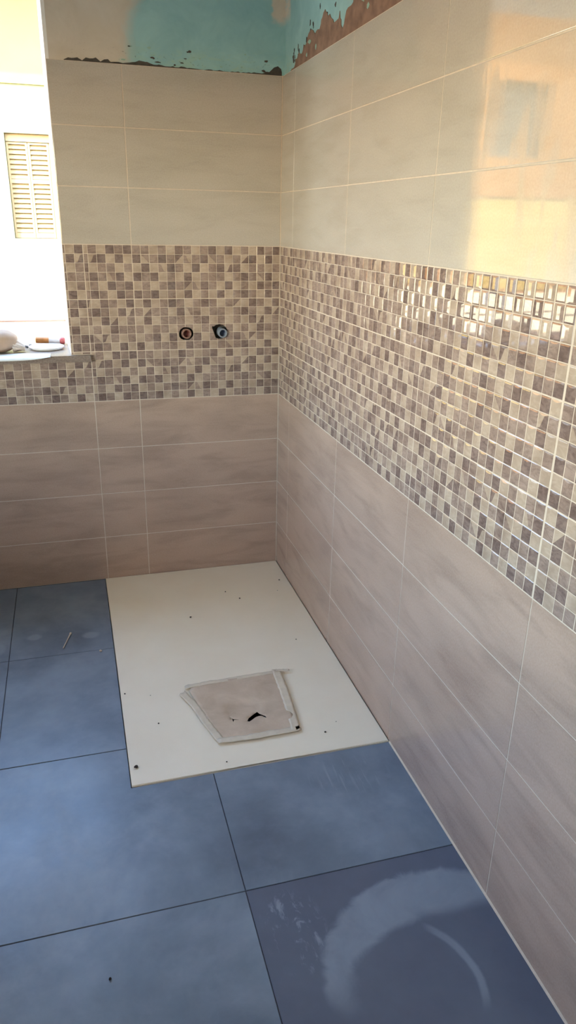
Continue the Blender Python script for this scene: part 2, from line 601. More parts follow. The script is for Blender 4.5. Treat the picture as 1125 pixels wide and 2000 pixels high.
def wall_tile(wall, s0, s1, z0, z1, mat, parent, gap=JT):
    w, h = s1 - s0 - 2 * gap, z1 - z0 - 2 * gap
    key = (wall, round(w, 4), round(h, 4), mat.name)
    if key not in TILE_CACHE:
        TILE_CACHE[key] = ring_mesh(wall, w, h, [(0, 0, -0.0094), (0, 0, -0.0010), (0.0004, 0.0004, -0.0003), (0.0014, 0.0014, 0.0)])
    o = link('wall_tile', TILE_CACHE[key], mat, parent)
    o.location = MAP[wall]((s0 + s1) / 2, (z0 + z1) / 2, random.uniform(-0.0004, 0.0003))
    t = 0.0011
    if wall == 'back':
        o.rotation_euler = (random.uniform(-t, t), 0, random.uniform(-t, t) * 0.5)
    else:
        o.rotation_euler = (0, random.uniform(-t, t), random.uniform(-t, t) * 0.5)
    return o


BS = [0.0, 0.594, 0.775, 1.369, 1.963, 2.398]
for r in range(4):
    for a, b in zip(BS, BS[1:]):
        wall_tile('back', a + (0.0015 if a == 0 else 0), b, r * H, (r + 1) * H, MT['tile_low_x'], wall_back)
for r in range(7, 10):
    for a, b in ((0.0015, 0.594), (0.594, WIN_S0)):
        wall_tile('back', a, b, r * H, (r + 1) * H, MT['tile_up_x'], wall_back)
RS = [0.0, 0.170, 0.755, 1.340, 1.930, 2.520, 3.110]
for r in list(range(4)) + list(range(7, 10)):
    for a, b in zip(RS, RS[1:]):
        wall_tile('right', a + (0.0015 if a == 0 else 0), b, r * H, (r + 1) * H, MT['tile_low_y'] if r < 4 else MT['tile_up_y'], wall_right)

# ---- mosaic band: two printed tiles of 6 x 18 chips, stacked A B A
#  . cream   m taupe   d dark taupe   a b c e = split on the diagonal, dark half top-right / top-left / bottom-left / bottom-right
PA = ['mm.m.dm.md.d.m.dmd', 'damdmbcmdam.med.d.', '.d.cdm.d.mded.mm.m', 'dmd.m.d.mmm.mdmad.', '.m.mdmbcdm.d.m.dmd', 'dmd.m.d.m.d.mdm.dm']
PB = ['.d.mdm.mdm.mb.dm.d', 'memm.dam.mm.mdm.de', '.d.mmm.md.m.m.de.m', 'm.mm.mm.mmmm.m.dmm', '.md.d.md.mmmdcbm.m', 'd.mmm.dmd.mcmdm.d.']
for P in (PA, PB):
    for row in P:
        assert len(row) == 18, row
NR = 18
CZ = 3 * H / NR
CG = 0.0007
CHIP_CACHE = {}
CHIP_MATS = {'.': ['chip_light'], 'm': ['chip_mid'], 'd': ['chip_dark']}


def chip_mesh(wall, w, h, style, code):
    key = (wall, round(w, 4), round(h, 4), style, code)
    if key in CHIP_CACHE:
        return CHIP_CACHE[key]
    if style == 0:      # flat face with a softened rim
        rings = [(0, 0, -0.0050), (0.0, 0.0, -0.0010), (0.0008, 0.0008, -0.0004), (0.0034, 0.0034, 0.0001)]
    else:               # pillow: narrow crown, sloping flanks
        k = w / 0.033
        rings = [(0, 0, -0.0050), (0.0, 0.0, -0.0010), (0.0009 * k, 0.0009, -0.0004), (0.0112 * k, 0.0042, 0.0006)]
    if w < 0.012 or h < 0.012:
        rings = [(0, 0, -0.0050), (0.0, 0.0, -0.0012), (min(0.001, w / 5), min(0.001, h / 5), -0.0004)]
    me = ring_mesh(wall, w, h, rings, code if code in 'abce' else None)
    if code in 'abce':
        me.materials.append(MT['chip_light'])
        me.materials.append(MT['chip_dark' if code in 'be' else 'chip_mid'])
    else:
        me.materials.append(MT[CHIP_MATS[code][0]])
    CHIP_CACHE[key] = me
    return me


def chips_for(wall, s0, s1, zlo, zhi, cols, edge, pr):
    """chips of one column of mosaic tiles; edge 'lo' counts print columns from s0 on, 'hi' from s1 on.
    cols: index of the first print column and step"""
    out = []
    c0, step = cols
    cw = 0.594 / 18 if wall == 'back' else 0.5865 / 18
    n = int((s1 - s0) / cw + 0.999)
    for row in range(NR):
        z1 = 7 * H - row * CZ
        z0 = z1 - CZ
        a0, a1 = max(z0, zlo), min(z1, zhi)
        if a1 - a0 < 0.006:
            continue
        P = [PA, PB, PA][row // 6] if pr == 0 else [PB, PA, PB][row // 6]
        for i in range(n):
            b0, b1 = (s0 + i * cw, s0 + (i + 1) * cw) if edge == 'lo' else (s1 - (i + 1) * cw, s1 - i * cw)
            b0, b1 = max(b0, s0), min(b1, s1)
            if b1 - b0 < 0.005:
                continue
            c = (c0 + step * i) % 18
            code = P[row % 6][c]
            # a full mosaic tile ends in a slightly wider joint
            g0 = JT if row % 6 == 5 else CG
            g1 = JT if row % 6 == 0 else CG
            h0 = JT if b0 - s0 < 0.002 else CG
            h1 = JT if s1 - b1 < 0.002 else CG
            out.append((wall, b0 + h0, b1 - h1, a0 + g0, a1 - g1, code, (row + i) % 2))
    return out


back_chips = chips_for('back', 0.0015, 0.594, 4 * H, 7 * H, (0, 1), 'hi', 0)
back_chips += chips_for('back', 0.594, 0.775, 4 * H, 7 * H, (17, -1), 'lo', 0)
back_chips += chips_for('back', 0.775, WIN_S0, SILL_Z + 0.001, 7 * H, (17, -1), 'lo', 1)
back_chips += chips_for('back', 0.775, 1.369, 4 * H, 0.966, (17, -1), 'lo', 1)
back_chips += chips_for('back', 1.369, 1.963, 4 * H, 0.966, (17, -1), 'lo', 0)
back_chips += chips_for('back', 1.963, 2.398, 4 * H, 0.966, (17, -1), 'lo', 0)
right_chips = chips_for('right', 0.0015, RS[1], 4 * H, 7 * H, (17, -1), 'hi', 1)
for i, (a, b) in enumerate(zip(RS[1:], RS[2:])):
    right_chips += chips_for('right', a, b, 4 * H, 7 * H, ((0, 1), (5, 1), (17, -1), (0, 1), (9, 1))[i], 'lo', i % 2)


def rng_poly(cx, cy, rx, ry, n, amp, seed):
    r = random.Random(seed)
    return [(cx + rx * math.cos(2 * math.pi * i / n) * (1 + r.uniform(-amp, amp)), cy + ry * math.sin(2 * math.pi * i / n) * (1 + r.uniform(-amp, amp))) for i in range(n)]


# ragged holes knocked through the mosaic for the two water inlets
HOLES = [rng_poly(0.3935, 1.0655, 0.0300, 0.0265, 16, 0.07, 3),
         [(0.2865, 1.094), (0.2790, 1.092), (0.2700, 1.0985), (0.2560, 1.101), (0.2420, 1.0985), (0.2300, 1.090), (0.2230, 1.078), (0.2245, 1.062), (0.2320, 1.049), (0.2450, 1.043), (0.2600, 1.0425), (0.2720, 1.0475), (0.2770, 1.060), (0.2815, 1.075), (0.2850, 1.083)]]


def cutter(poly):
    bm = bmesh.new()
    prism(bm, poly, -0.060, 0.01, MAP['back'])
    me = bm_mesh(bm, 'cutter')
    me.materials.append(MT['adhesive_dark'])
    return link('cutter', me, None)


cutters = [cutter(p) for p in HOLES]


def cut(obj, cuts):
    """bake boolean differences into a mesh of its own"""
    obj.data = obj.data.copy()
    for c in cuts:
        md = obj.modifiers.new('cut', 'BOOLEAN')
        md.operation = 'DIFFERENCE'
        md.object = c
        md.solver = 'EXACT'
        try:
            md.material_mode = 'TRANSFER'
        except Exception:
            pass
    bpy.context.view_layer.update()
    dg = bpy.context.evaluated_depsgraph_get()
    me = bpy.data.meshes.new_from_object(obj.evaluated_get(dg), preserve_all_data_layers=True, depsgraph=dg)
    obj.modifiers.clear()
    obj.data = me


def overlaps(ch, poly):
    _, a0, a1, z0, z1, _, _ = ch
    xs, zs = [p[0] for p in poly], [p[1] for p in poly]
    return a0 < max(xs) and a1 > min(xs) and z0 < max(zs) and z1 > min(zs)


def place_chip(ch, parent):
    wall, s0, s1, z0, z1, code, style = ch
    o = link('mosaic_chip', chip_mesh(wall, s1 - s0, z1 - z0, style, code), None, parent)
    rr = random.Random(hash((round(s0 * 1e4), round(z0 * 1e4))))
    o.location = MAP[wall]((s0 + s1) / 2, (z0 + z1) / 2, rr.uniform(-0.0002, 0.0002))
    t = 0.004
    o.rotation_euler = (rr.uniform(-t, t), 0, rr.uniform(-t, t)) if wall == 'back' else (0, rr.uniform(-t, t), rr.uniform(-t, t))
    return o


def px_size(ch):
    wall, s0, s1, z0, z1, _, _ = ch
    q = [project(MAP[wall](s, z, 0)) for s, z in ((s0, z0), (s1, z0), (s1, z1), (s0, z1))]
    if any(p is None for p in q):
        return 0
    cx, cy = sum(p[0] for p in q) / 4, sum(p[1] for p in q) / 4
    if not (0 <= cx <= 1125 and 0 <= cy <= 2000):
        return 0
    return abs(sum(q[i][0] * q[(i + 1) % 4][1] - q[(i + 1) % 4][0] * q[i][1] for i in range(4))) / 2


for wall, chips, parent in (('back', back_chips, wall_back), ('right', right_chips, wall_right)):
    chips = sorted(chips, key=px_size, reverse=True)
    holed = [c for c in chips if wall == 'back' and any(overlaps(c, p) for p in HOLES)]
    solo = holed + [c for c in chips if c not in holed][:300 - len(holed)]
    sset = set(solo)
    for c in solo:
        o = place_chip(c, parent)
        if c in holed:
            cut(o, [cutters[i] for i, p in enumerate(HOLES) if overlaps(c, p)])
            if len(o.data.polygons) == 0:
                bpy.data.objects.remove(o)
    # the remaining chips of the band, joined
    names = ['chip_light', 'chip_mid', 'chip_dark']
    V, F, MI = [], [], []
    for c in chips:
        if c in sset:
            continue
        me = chip_mesh(wall, c[2] - c[1], c[4] - c[3], c[6], c[5])
        rr = random.Random(hash((round(c[1] * 1e4), round(c[3] * 1e4))))
        off = Vector(MAP[wall]((c[1] + c[2]) / 2, (c[3] + c[4]) / 2, rr.uniform(-0.0002, 0.0002)))
        t = 0.004
        rot = Matrix.Rotation(rr.uniform(-t, t), 3, 'X' if wall == 'back' else 'Y') @ Matrix.Rotation(rr.uniform(-t, t), 3, 'Z')
        b0 = len(V)
        V += [tuple(rot @ v.co + off) for v in me.vertices]
        for p in me.polygons:
            F.append([b0 + i for i in p.vertices])
            MI.append(names.index(next(k for k in names if MT[k] == me.materials[p.material_index])))
    me = bpy.data.meshes.new('mosaic_rest')
    me.from_pydata(V, [], F)
    for nme in names:
        me.materials.append(MT[nme])
    me.polygons.foreach_set('material_index', MI)
    o = link('mosaic_band_rest', me, None, parent)
    o['kind'] = 'stuff'



def cut_box(obj, a0, a1, z0, z1, n0, n1):
    """add one box, pierced by the holes, to the mesh of obj"""
    bm = bmesh.new()
    wbox(bm, 'back', a0, a1, z0, z1, n0, n1)
    me = bm_mesh(bm, 'pierced')
    me.materials.append(obj.data.materials[0])
    tmp = link('pierced', me, None)
    cut(tmp, cutters)
    bm = bmesh.new()
    bm.from_mesh(obj.data)
    bm.from_mesh(tmp.data)
    bm.to_mesh(obj.data)
    bm.free()
    if len(obj.data.materials) < 2:
        obj.data.materials.append(MT['adhesive_dark'])
    bpy.data.objects.remove(tmp)


cut_box(grout_back, 0.0, WIN_S0 - 0.001, 0.0, 10 * H, -0.0098, -0.0009)
cut_box(wall_back, -0.31, 0.838, -0.12, ZC, -0.31, -0.0102)
for c in cutters:
    bpy.data.objects.remove(c)

# ---- rough adhesive left on the bare plaster above the tiles (real, thin layers)


def patch(wall, pts, thick, mat, parent, name):
    bm = bmesh.new()
    prism(bm, pts, -0.0112, -0.0102 + thick, MAP[wall])
    return link(name, bm_mesh(bm, name), mat, parent)


def rag(pts, amp, sub, seed):
    """subdivide an outline and roughen it"""
    r = random.Random(seed)
    out = []
    n = len(pts)
    for i in range(n):
        a, b = pts[i], pts[(i + 1) % n]
        d = math.dist(a, b)
        m = max(1, int(d / sub))
        for j in range(m):
            t = j / m
            e = min(amp, d * 0.2)
            out.append((a[0] + (b[0] - a[0]) * t + r.uniform(-e, e), a[1] + (b[1] - a[1]) * t + r.uniform(-e, e)))
    return out


ZT = 10 * H - 0.001
edge = [(0.07, 2.008), (0.118, 2.015), (0.135, 2.040), (0.149, 2.036), (0.175, 2.048), (0.21, 2.046), (0.235, 2.062), (0.262, 2.062), (0.285, 2.086), (0.33, 2.090), (0.36, 2.078), (0.405, 2.079), (0.42, 2.10), (0.436, 2.118), (0.452, 2.117), (0.478, 2.106), (0.505, 2.094), (0.53, 2.073), (0.56, 2.064), (0.585, 2.066), (0.60, 2.082), (0.612, 2.045), (0.625, 2.037), (0.64, 2.048), (0.652, 2.07), (0.67, 2.083), (0.69, 2.079), (0.71, 2.086), (0.722, 2.12), (0.75, 2.16), (0.80, 2.15), (0.84, 2.19), (0.90, 2.17), (0.98, 2.21), (1.1, 2.19), (1.3, 2.22), (1.7, 2.2), (2.2, 2.22), (3.1, 2.19), (3.1, ZT)]
patch('right', rag(edge + [(0.07, ZT)], 0.005, 0.012, 5), 0.0018, MT['adhesive'], wall_right, 'adhesive_patch')
rr = random.Random(11)
for i in range(26):
    s = rr.uniform(0.06, 0.60)
    hgt = 0.02 + 0.12 * min(1, s / 0.45)
    z = 2.008 + rr.uniform(0.3, 1.25) * hgt
    patch('right', rng_poly(s, z, rr.uniform(0.002, 0.006), rr.uniform(0.003, 0.012), 9, 0.55, i), 0.0014, MT['adhesive_dark'], wall_right, 'adhesive_fleck')
for s, z, a, b in ((0.30, 2.062, 0.016, 0.006), (0.37, 2.035, 0.006, 0.008), (0.27, 2.028, 0.006, 0.006), (0.79, 2.085, 0.022, 0.016), (0.83, 2.05, 0.010, 0.007), (0.93, 2.09, 0.014, 0.014), (1.0, 2.06, 0.010, 0.006)):
    patch('right', rng_poly(s, z, a, b, 10, 0.35, int(s * 100)), 0.0024, MT['filler_mint'], wall_right, 'filler_fleck')

strip = [(0.79, 2.006), (0.775, 2.014), (0.742, 2.017), (0.727, 2.009), (0.715, 2.017), (0.68, 2.019), (0.665, 2.011), (0.64, 2.018), (0.63, 2.010), (0.60, 2.012), (0.565, 2.011), (0.53, 2.020), (0.50, 2.017), (0.47, 2.012), (0.42, 2.010), (0.36, 2.011), (0.30, 2.008), (0.24, 2.010), (0.18, 2.0075), (0.13, 2.010), (0.08, 2.011), (0.05, 2.018), (0.034, 2.030), (0.016, 2.037), (0.004, 2.030), (0.002, 2.004)]
patch('back', rag(strip + [(0.002, ZT), (0.79, ZT)], 0.0022, 0.010, 8), 0.0016, MT['adhesive_dark'], wall_back, 'adhesive_patch')
rr = random.Random(23)
for i in range(22):
    s, z = rr.uniform(0.05, 0.60), 2.014 + rr.random() ** 2 * 0.055
    patch('back', rng_poly(s, z, rr.uniform(0.003, 0.010), rr.uniform(0.0015, 0.004), 8, 0.45, 100 + i), 0.0013, MT['adhesive_dark'] if i % 2 else MT['filler_mint'], wall_back, 'adhesive_fleck')

# ------------------------------------------------------------------ window opening with its sill
window = empty('window_1', (-1.3, 0.15, SILL_Z))
tag(window, 'window opening with pale reveals and a stone sill', kind='structure')
WO = Vector(window.location)


def win_part(name, bm_or_me, mat):
    me = bm_or_me if isinstance(bm_or_me, bpy.types.Mesh) else bm_mesh(bm_or_me, name)
    me.transform(Matrix.Translation(-WO))
    return link(name, me, mat, window)


# side reveals narrow slightly outwards; the left one and the soffit stand outside the frame
for pts in ([(-0.8382, 0.0104), (-0.8382, 0.311), (-0.8630, 0.311), (-0.8505, 0.0104)],
            [(-1.7698, 0.0104), (-1.7698, 0.311), (-1.7380, 0.311), (-1.7500, 0.0104)]):
    bm = bmesh.new()
    prism(bm, pts, SILL_Z, LINTEL, lambda a, b, h: (a, b, h))
    win_part('reveal', bm, MT['reveal'])
win_part('soffit', box_mesh((-1.7698, -0.8382, 0.0104, 0.311, LINTEL, LINTEL + 0.0198)), MT['reveal'])


def sill_mat():
    t = NT('grey_brown_stone_sill')
    n1 = t.noise((6, 30, 30), 6, 0.62, 0.8)
    n2 = t.noise((140, 140, 140), 3)
    col = t.ramp(n1, [(0.3, srgb(112, 96, 86)), (0.7, srgb(142, 125, 112))])
    col = t.mix(0.15, col, t.ramp(n2, [(0.4, srgb(90, 78, 70)), (0.6, srgb(190, 175, 160))]))
    return t.fin(col, 0.35, 0.5)


MT['sill'] = sill_mat()
bm = bmesh.new()
prism(bm, [(-0.7765, -0.021), (-0.7765, -0.0004), (-0.8505, -0.0004), (-0.8505, 0.345), (-1.7500, 0.345), (-1.7500, -0.0004), (-1.8250, -0.0004), (-1.8250, -0.021)],
      0.9675, SILL_Z, lambda a, b, h: (a, b, h))
bmesh.ops.dissolve_limit(bm, angle_limit=0.01, verts=bm.verts[:], edges=bm.edges[:])
bmesh.ops.bevel(bm, geom=bm.edges[:], offset=0.0015, segments=2, affect='EDGES')
win_part('sill', bm, MT['sill'])
MT['rail'] = mat_plain('pale_pink_rail_paint', (228, 186, 164), 0.5, 0.05, 30)
bm = bmesh.new()
lathe(bm, [(0.0, -1.760), (0.0042, -1.760), (0.0042, -0.8600), (0.0, -0.8600)], 14, 'x', (0, 0.262, 1.094))
win_part('guard_rail', bm_mesh(bm, 'guard_rail', True), MT['rail'])

# ------------------------------------------------------------------ shower tray
tray = empty('shower_tray', ((TX0) / 2, TY0 / 2, -0.03))
tag(tray, 'flat cream white shower tray set flush in the corner', 'shower tray')
TZ = 0.0035
DX0, DX1, DY0, DY1 = -0.450, -0.330, -1.170, -1.050     # drain well
TO = Vector(tray.location)
bm = bmesh.new()
x0, x1, y0, y1 = TX0, -0.0022, TY0, -0.0022
outer = [(x0, y0), (x1, y0), (x1, y1), (x0, y1)]
inner = [(DX0, DY0), (DX1, DY0), (DX1, DY1), (DX0, DY1)]
V = {}
for nm, pts, zz in (('ot', outer, TZ), ('it', inner, TZ), ('ob', outer, -0.03), ('ib', inner, -0.03)):
    V[nm] = [bm.verts.new((p[0], p[1], zz)) for p in pts]
for i in range(4):
    j = (i + 1) % 4
    bm.faces.new([V['ot'][i], V['ot'][j], V['it'][j], V['it'][i]])
    bm.faces.new([V['ob'][i], V['ob'][j], V['ib'][j], V['ib'][i]])
    bm.faces.new([V['ot'][i], V['ot'][j], V['ob'][j], V['ob'][i]])
    bm.faces.new([V['it'][i], V['it'][j], V['ib'][j], V['ib'][i]])
eds = [e for e in bm.edges if all(v in V['ot'] for v in e.verts)]
bmesh.ops.bevel(bm, geom=eds, offset=0.002, segments=2, affect='EDGES')
me = bm_mesh(bm, 'tray_slab')
me.transform(Matrix.Translation(-TO))
link('tray_slab', me, MT['tray'], tray)
MT['drain'] = mat_plain('dark_drain_plastic', (30, 32, 44), 0.5, 0.1, 30)
me = box_mesh((DX0 - 0.01, DX1 + 0.01, DY0 - 0.01, DY1 + 0.01, -0.078, -0.070), (DX0 - 0.01, DX0, DY0 - 0.01, DY1 + 0.01, -0.070, -0.0305), (DX1, DX1 + 0.01, DY0 - 0.01, DY1 + 0.01, -0.070, -0.0305), (DX0, DX1, DY0 - 0.01, DY0, -0.070, -0.0305), (DX0, DX1, DY1, DY1 + 0.01, -0.070, -0.0305))
me.transform(Matrix.Translation(-TO))
link('drain_well', me, MT['drain'], tray)

# ---- sheet of paper taped over the drain, torn in the middle
cover = empty('drain_cover_paper', (-0.40, -1.08, TZ))
tag(cover, 'torn sheet of beige paper taped over the shower tray drain', 'paper')
CO = Vector(cover.location)


def paper_mat():
    t = NT('beige_masking_paper')
    n1 = t.noise((12, 12, 12), 6, 0.6, 0.5)
    n2 = t.noise((60, 60, 60), 4, 0.6)
    col = t.ramp(n1, [(0.3, srgb(192, 170, 146)), (0.7, srgb(214, 194, 170))])
    t.bump(n2, 0.35, 0.002)
    return t.fin(col, 0.8, 0.25)


MT['paper'] = paper_mat()
MT['tape'] = mat_plain('cream_masking_tape', (220, 206, 182), 0.55, 0.05, 40, bump=0.4)


def sheet_z(x, y):
    """the paper lies on the tray, puckers a little and sags over the drain"""
    z = TZ + 0.0060 + 0.0026 * max(0, noise.noise((x * 16, y * 16, 3.0))) + 0.0010 * max(0, noise.noise((x * 45, y * 45, 1.0)))
    dx = max(0, 1 - abs((x + 0.405) / 0.062)) * max(0, 1 - abs((y + 1.098) / 0.062))
    return max(TZ + 0.0004, z - 0.0055 * min(1.0, dx * 7.0))


PQ = [(-0.566, -0.918), (-0.240, -0.908), (-0.262, -1.232), (-0.508, -1.230)]   # corners of the sheet


def bil(u, v):
    a = Vector(PQ[0]).lerp(Vector(PQ[1]), u)
    b = Vector(PQ[3]).lerp(Vector(PQ[2]), u)
    return a.lerp(b, v)


TEAR = [(-0.4060, -1.1470), (-0.3980, -1.1330), (-0.3800, -1.1190), (-0.3640, -1.1090), (-0.3590, -1.1200), (-0.3450, -1.1420), (-0.3440, -1.1530), (-0.3560, -1.1330), (-0.3640, -1.1300), (-0.3740, -1.1330), (-0.3900, -1.1450), (-0.4000, -1.1520)]
SLIT = [(-0.4560, -1.1080), (-0.4530, -1.1180), (-0.4460, -1.1260), (-0.4260, -1.1330), (-0.4460, -1.1300), (-0.4510, -1.1440), (-0.4540, -1.1440), (-0.4520, -1.1280)]


def inside(p, poly):
    c = False
    n = len(poly)
    for i in range(n):
        (ax, ay), (bx, by) = poly[i], poly[(i + 1) % n]
        if (ay > p[1]) != (by > p[1]) and p[0] < (bx - ax) * (p[1] - ay) / (by - ay) + ax:
            c = not c
    return c


# outline with rounded top left corner
N = 30
ol = []
for i in range(N):
    ol.append(bil(0.06 + 0.94 * i / N, 0))
for i in range(N):
    ol.append(bil(1, i / N))
for i in range(N):
    ol.append(bil(1 - i / N, 1))
for i in range(N):
    ol.append(bil(0, 1 - 0.94 * i / N))
from mathutils.geometry import delaunay_2d_cdt
pts = [Vector((p[0], p[1])) for p in ol]
nb = len(pts)
edges = [(i, (i + 1) % nb) for i in range(nb)]
for hole in (TEAR, SLIT):
    b0 = len(pts)
    pts += [Vector(p) for p in hole]
    edges += [(b0 + i, b0 + (i + 1) % len(hole)) for i in range(len(hole))]
rr = random.Random(4)
for i in range(1, 26):
    for j in range(1, 26):
        p = bil(i / 26 + rr.uniform(-.01, .01), j / 26 + rr.uniform(-.01, .01))
        if i + j > 3:
            pts.append(Vector((p[0], p[1])))
vo, eo, fo, *_ = delaunay_2d_cdt(pts, edges, [], 0, 1e-6)
olp = [(p[0], p[1]) for p in ol]
bm = bmesh.new()
bv = [bm.verts.new((v.x, v.y, sheet_z(v.x, v.y))) for v in vo]
for f in fo:
    c = (sum(vo[i].x for i in f) / len(f), sum(vo[i].y for i in f) / len(f))
    if inside(c, olp) and not inside(c, TEAR) and not inside(c, SLIT):
        bm.faces.new([bv[i] for i in f])
bmesh.ops.delete(bm, geom=[v for v in bm.verts if not v.link_faces], context='VERTS')
ext = bmesh.ops.extrude_face_region(bm, geom=bm.faces[:])
for g in ext['geom']:
    if isinstance(g, bmesh.types.BMVert):
        g.co.z += 0.0004
me = bm_mesh(bm, 'sheet', True)
me.transform(Matrix.Translation(-CO))
link('sheet', me, MT['paper'], cover)


def tape(path, width, seed, zoff=0.0010):
    """strip of masking tape along a 2-D path with slightly wavy, lifted edges"""
    bm = bmesh.new()
    r = random.Random(seed)
    P = [Vector(p) for p in path]
    n = 26
    L = [0]
    for a, b in zip(P, P[1:]):
        L.append(L[-1] + (b - a).length)
    rows = []
    for i in range(n + 1):
        d = L[-1] * i / n
        k = max(q for q in range(len(P) - 1) if L[q] <= d + 1e-9)
        t = (d - L[k]) / (L[k + 1] - L[k])
        c = P[k].lerp(P[k + 1], t)
        dr = (P[k + 1] - P[k]).normalized()
        nr = Vector((-dr.y, dr.x))
        row = []
        for j in range(5):
            u = (j / 4 - 0.5) * (width + r.uniform(-0.003, 0.003))
            q = c + nr * u
            if i in (0, n):
                q = q + dr * r.uniform(-0.006, 0.006)
            lift = max(0, noise.noise((q.x * 34, q.y * 34, seed))) * 0.004 * (1 if j in (0, 4) else 0.25)
            row.append(bm.verts.new((q.x, q.y, TZ + 0.0062 + zoff + lift)))
        rows.append(row)
    for a, b in zip(rows, rows[1:]):
        for j in range(4):
            bm.faces.new([a[j], a[j + 1], b[j + 1], b[j]])
    ext = bmesh.ops.extrude_face_region(bm, geom=bm.faces[:])
    for g in ext['geom']:
        if isinstance(g, bmesh.types.BMVert):
            g.co.z -= 0.0007
    me = bm_mesh(bm, 'tape', True)
    me.transform(Matrix.Translation(-CO))
    return link('tape_strip', me, MT['tape'], cover)


tape([(-0.572, -0.920), (-0.40, -0.912), (-0.236, -0.908)], 0.018, 1.5)
tape([(-0.586, -0.952), (-0.556, -1.03), (-0.532, -1.14), (-0.504, -1.236)], 0.026, 2.5)
tape([(-0.514, -1.226), (-0.40, -1.234), (-0.256, -1.230)], 0.024, 3.5, 0.0016)
tape([(-0.243, -0.898), (-0.252, -1.06), (-0.268, -1.232)], 0.030, 4.5, 0.0016)
tape([(-0.246, -0.902), (-0.225, -0.908), (-0.198, -0.912)], 0.012, 5.5, 0.0036)

# ------------------------------------------------------------------ water inlets in the back wall
MT['copper'] = mat_plain('reddish_brass', (158, 122, 106), 0.45, 0.12, 60, 0.5, 0.35)
MT['rust'] = mat_plain('dull_red_plug', (96, 44, 36), 0.6, 0.2, 60)
MT['blue_pipe'] = mat_plain('pale_blue_grey_plastic', (136, 142, 150), 0.4, 0.08, 40)
MT['navy'] = mat_plain('navy_plug', (36, 48, 74), 0.45, 0.15, 40)


def inlet(name, label, cx, cz, poly, r, out, wallm, plugm, tilt):
    e = empty(name, (cx, 0.0, cz))
    tag(e, label, 'water pipe')
    # mortar packed round the pipe, at the bottom of the knocked-out hole
    bm = bmesh.new()
    prism(bm, [(q[0] + cx, q[1] - cz) for q in poly], -0.0590, -0.030, MAP['back'])
    link('mortar_packing', bm_mesh(bm, 'mortar'), MT['adhesive_dark'], e)
    bm = bmesh.new()
    ri = r * 0.70
    lathe(bm, [(ri, 0.030), (ri, -out + 0.001), (ri + 0.001, -out), (r - 0.0015, -out), (r, -out + 0.0015), (r, 0.0), (r, 0.045)], 28, 'y')
    body = link('socket', bm_mesh(bm, 'socket', False), wallm, e)
    body.rotation_euler = tilt
    bm = bmesh.new()
    lathe(bm, [(0.0, -out + 0.016), (ri * 0.75, -out + 0.0165), (ri * 1.0, -out + 0.014), (ri * 1.0, 0.03), (0.0, 0.03)], 24, 'y')
    p = link('plug', bm_mesh(bm, 'plug'), plugm, e)
    p.rotation_euler = tilt


inlet('hot_water_inlet', 'reddish brass pipe end in the left hole of the mosaic', -0.3915, 1.0650, HOLES[0], 0.0200, 0.004, MT['copper'], MT['rust'], (0, 0, 0.10))
inlet('cold_water_inlet', 'grey blue pipe end with dark plug in the right hole of the mosaic', -0.2440, 1.0660, HOLES[1], 0.0190, 0.012, MT['blue_pipe'], MT['navy'], (0.06, 0, 0.05))

# ------------------------------------------------------------------ things left on the window sill
SZ = SILL_Z
MT['sack'] = mat_plain('beige_sack_paper', (182, 156, 132), 0.85, 0.06, 14, 0.2, bump=0.4)
MT['sack_edge'] = mat_plain('pale_torn_paper', (214, 198, 180), 0.85, 0.08, 30, 0.2)
MT['white_sheet'] = mat_plain('white_plastic_sheet', (226, 230, 230), 0.5, 0.02, 20)
MT['white_plastic'] = mat_plain('white_plastic', (232, 230, 224), 0.4, 0.02, 20)
MT['wood_handle'] = mat_plain('orange_wood', (190, 126, 66), 0.5, 0.1, 60)
MT['label_white'] = mat_plain('pale_grey_sleeve', (206, 200, 200), 0.4, 0.04, 40)
MT['red_cap'] = mat_plain('red_cap', (176, 84, 80), 0.4, 0.08, 40)
MT['crumb'] = mat_plain('grey_mortar', (112, 108, 104), 0.9, 0.2, 60, 0.2)
MT['speck'] = mat_plain('dark_grit', (70, 62, 56), 0.9, 0.2, 60, 0.2)

# rounded sack lying on its side, its crumpled mouth to the right
sack = empty('plaster_sack', (-1.150, 0.115, SZ))
tag(sack, 'rounded beige sack with crumpled mouth lying on the window sill', 'sack')
bm = bmesh.new()
bmesh.ops.create_uvsphere(bm, u_segments=36, v_segments=22, radius=1)
for v in bm.verts:
    p = v.co.copy()
    f = lambda c, e: math.copysign(abs(c) ** e, c)
    q = Vector((f(p.x, 0.75) * 0.098, f(p.y, 0.8) * 0.072, f(p.z, 0.75) * 0.044))
    q += p * 0.004 * noise.noise(p * 2.4)
    q.z = max(q.z + 0.044, 0.0005)
    v.co = q
link('bag', bm_mesh(bm, 'bag', True), MT['sack'], sack)
bm = bmesh.new()
rows = []
for i in range(7):
    t = i / 6
    ring = []
    for j in range(20):
        a = 2 * math.pi * j / 20
        wv = 1 + 0.28 * noise.noise((math.cos(a) * 2, math.sin(a) * 2, t * 2.3))
        rad = (0.036 - 0.022 * t) * wv
        ring.append(bm.verts.new((0.078 + 0.045 * t + 0.006 * noise.noise((a * 2, t, 5)), rad * 1.3 * math.cos(a), max(0.0012, 0.034 - 0.018 * t + rad * 0.85 * math.sin(a)))))
    rows.append(ring)
for a, b in zip(rows, rows[1:]):
    for j in range(20):
        bm.faces.new([a[j], a[(j + 1) % 20], b[(j + 1) % 20], b[j]])
bm.faces.new(rows[-1])
link('crumpled_mouth', bm_mesh(bm, 'mouth', False), MT['sack_edge'], sack)

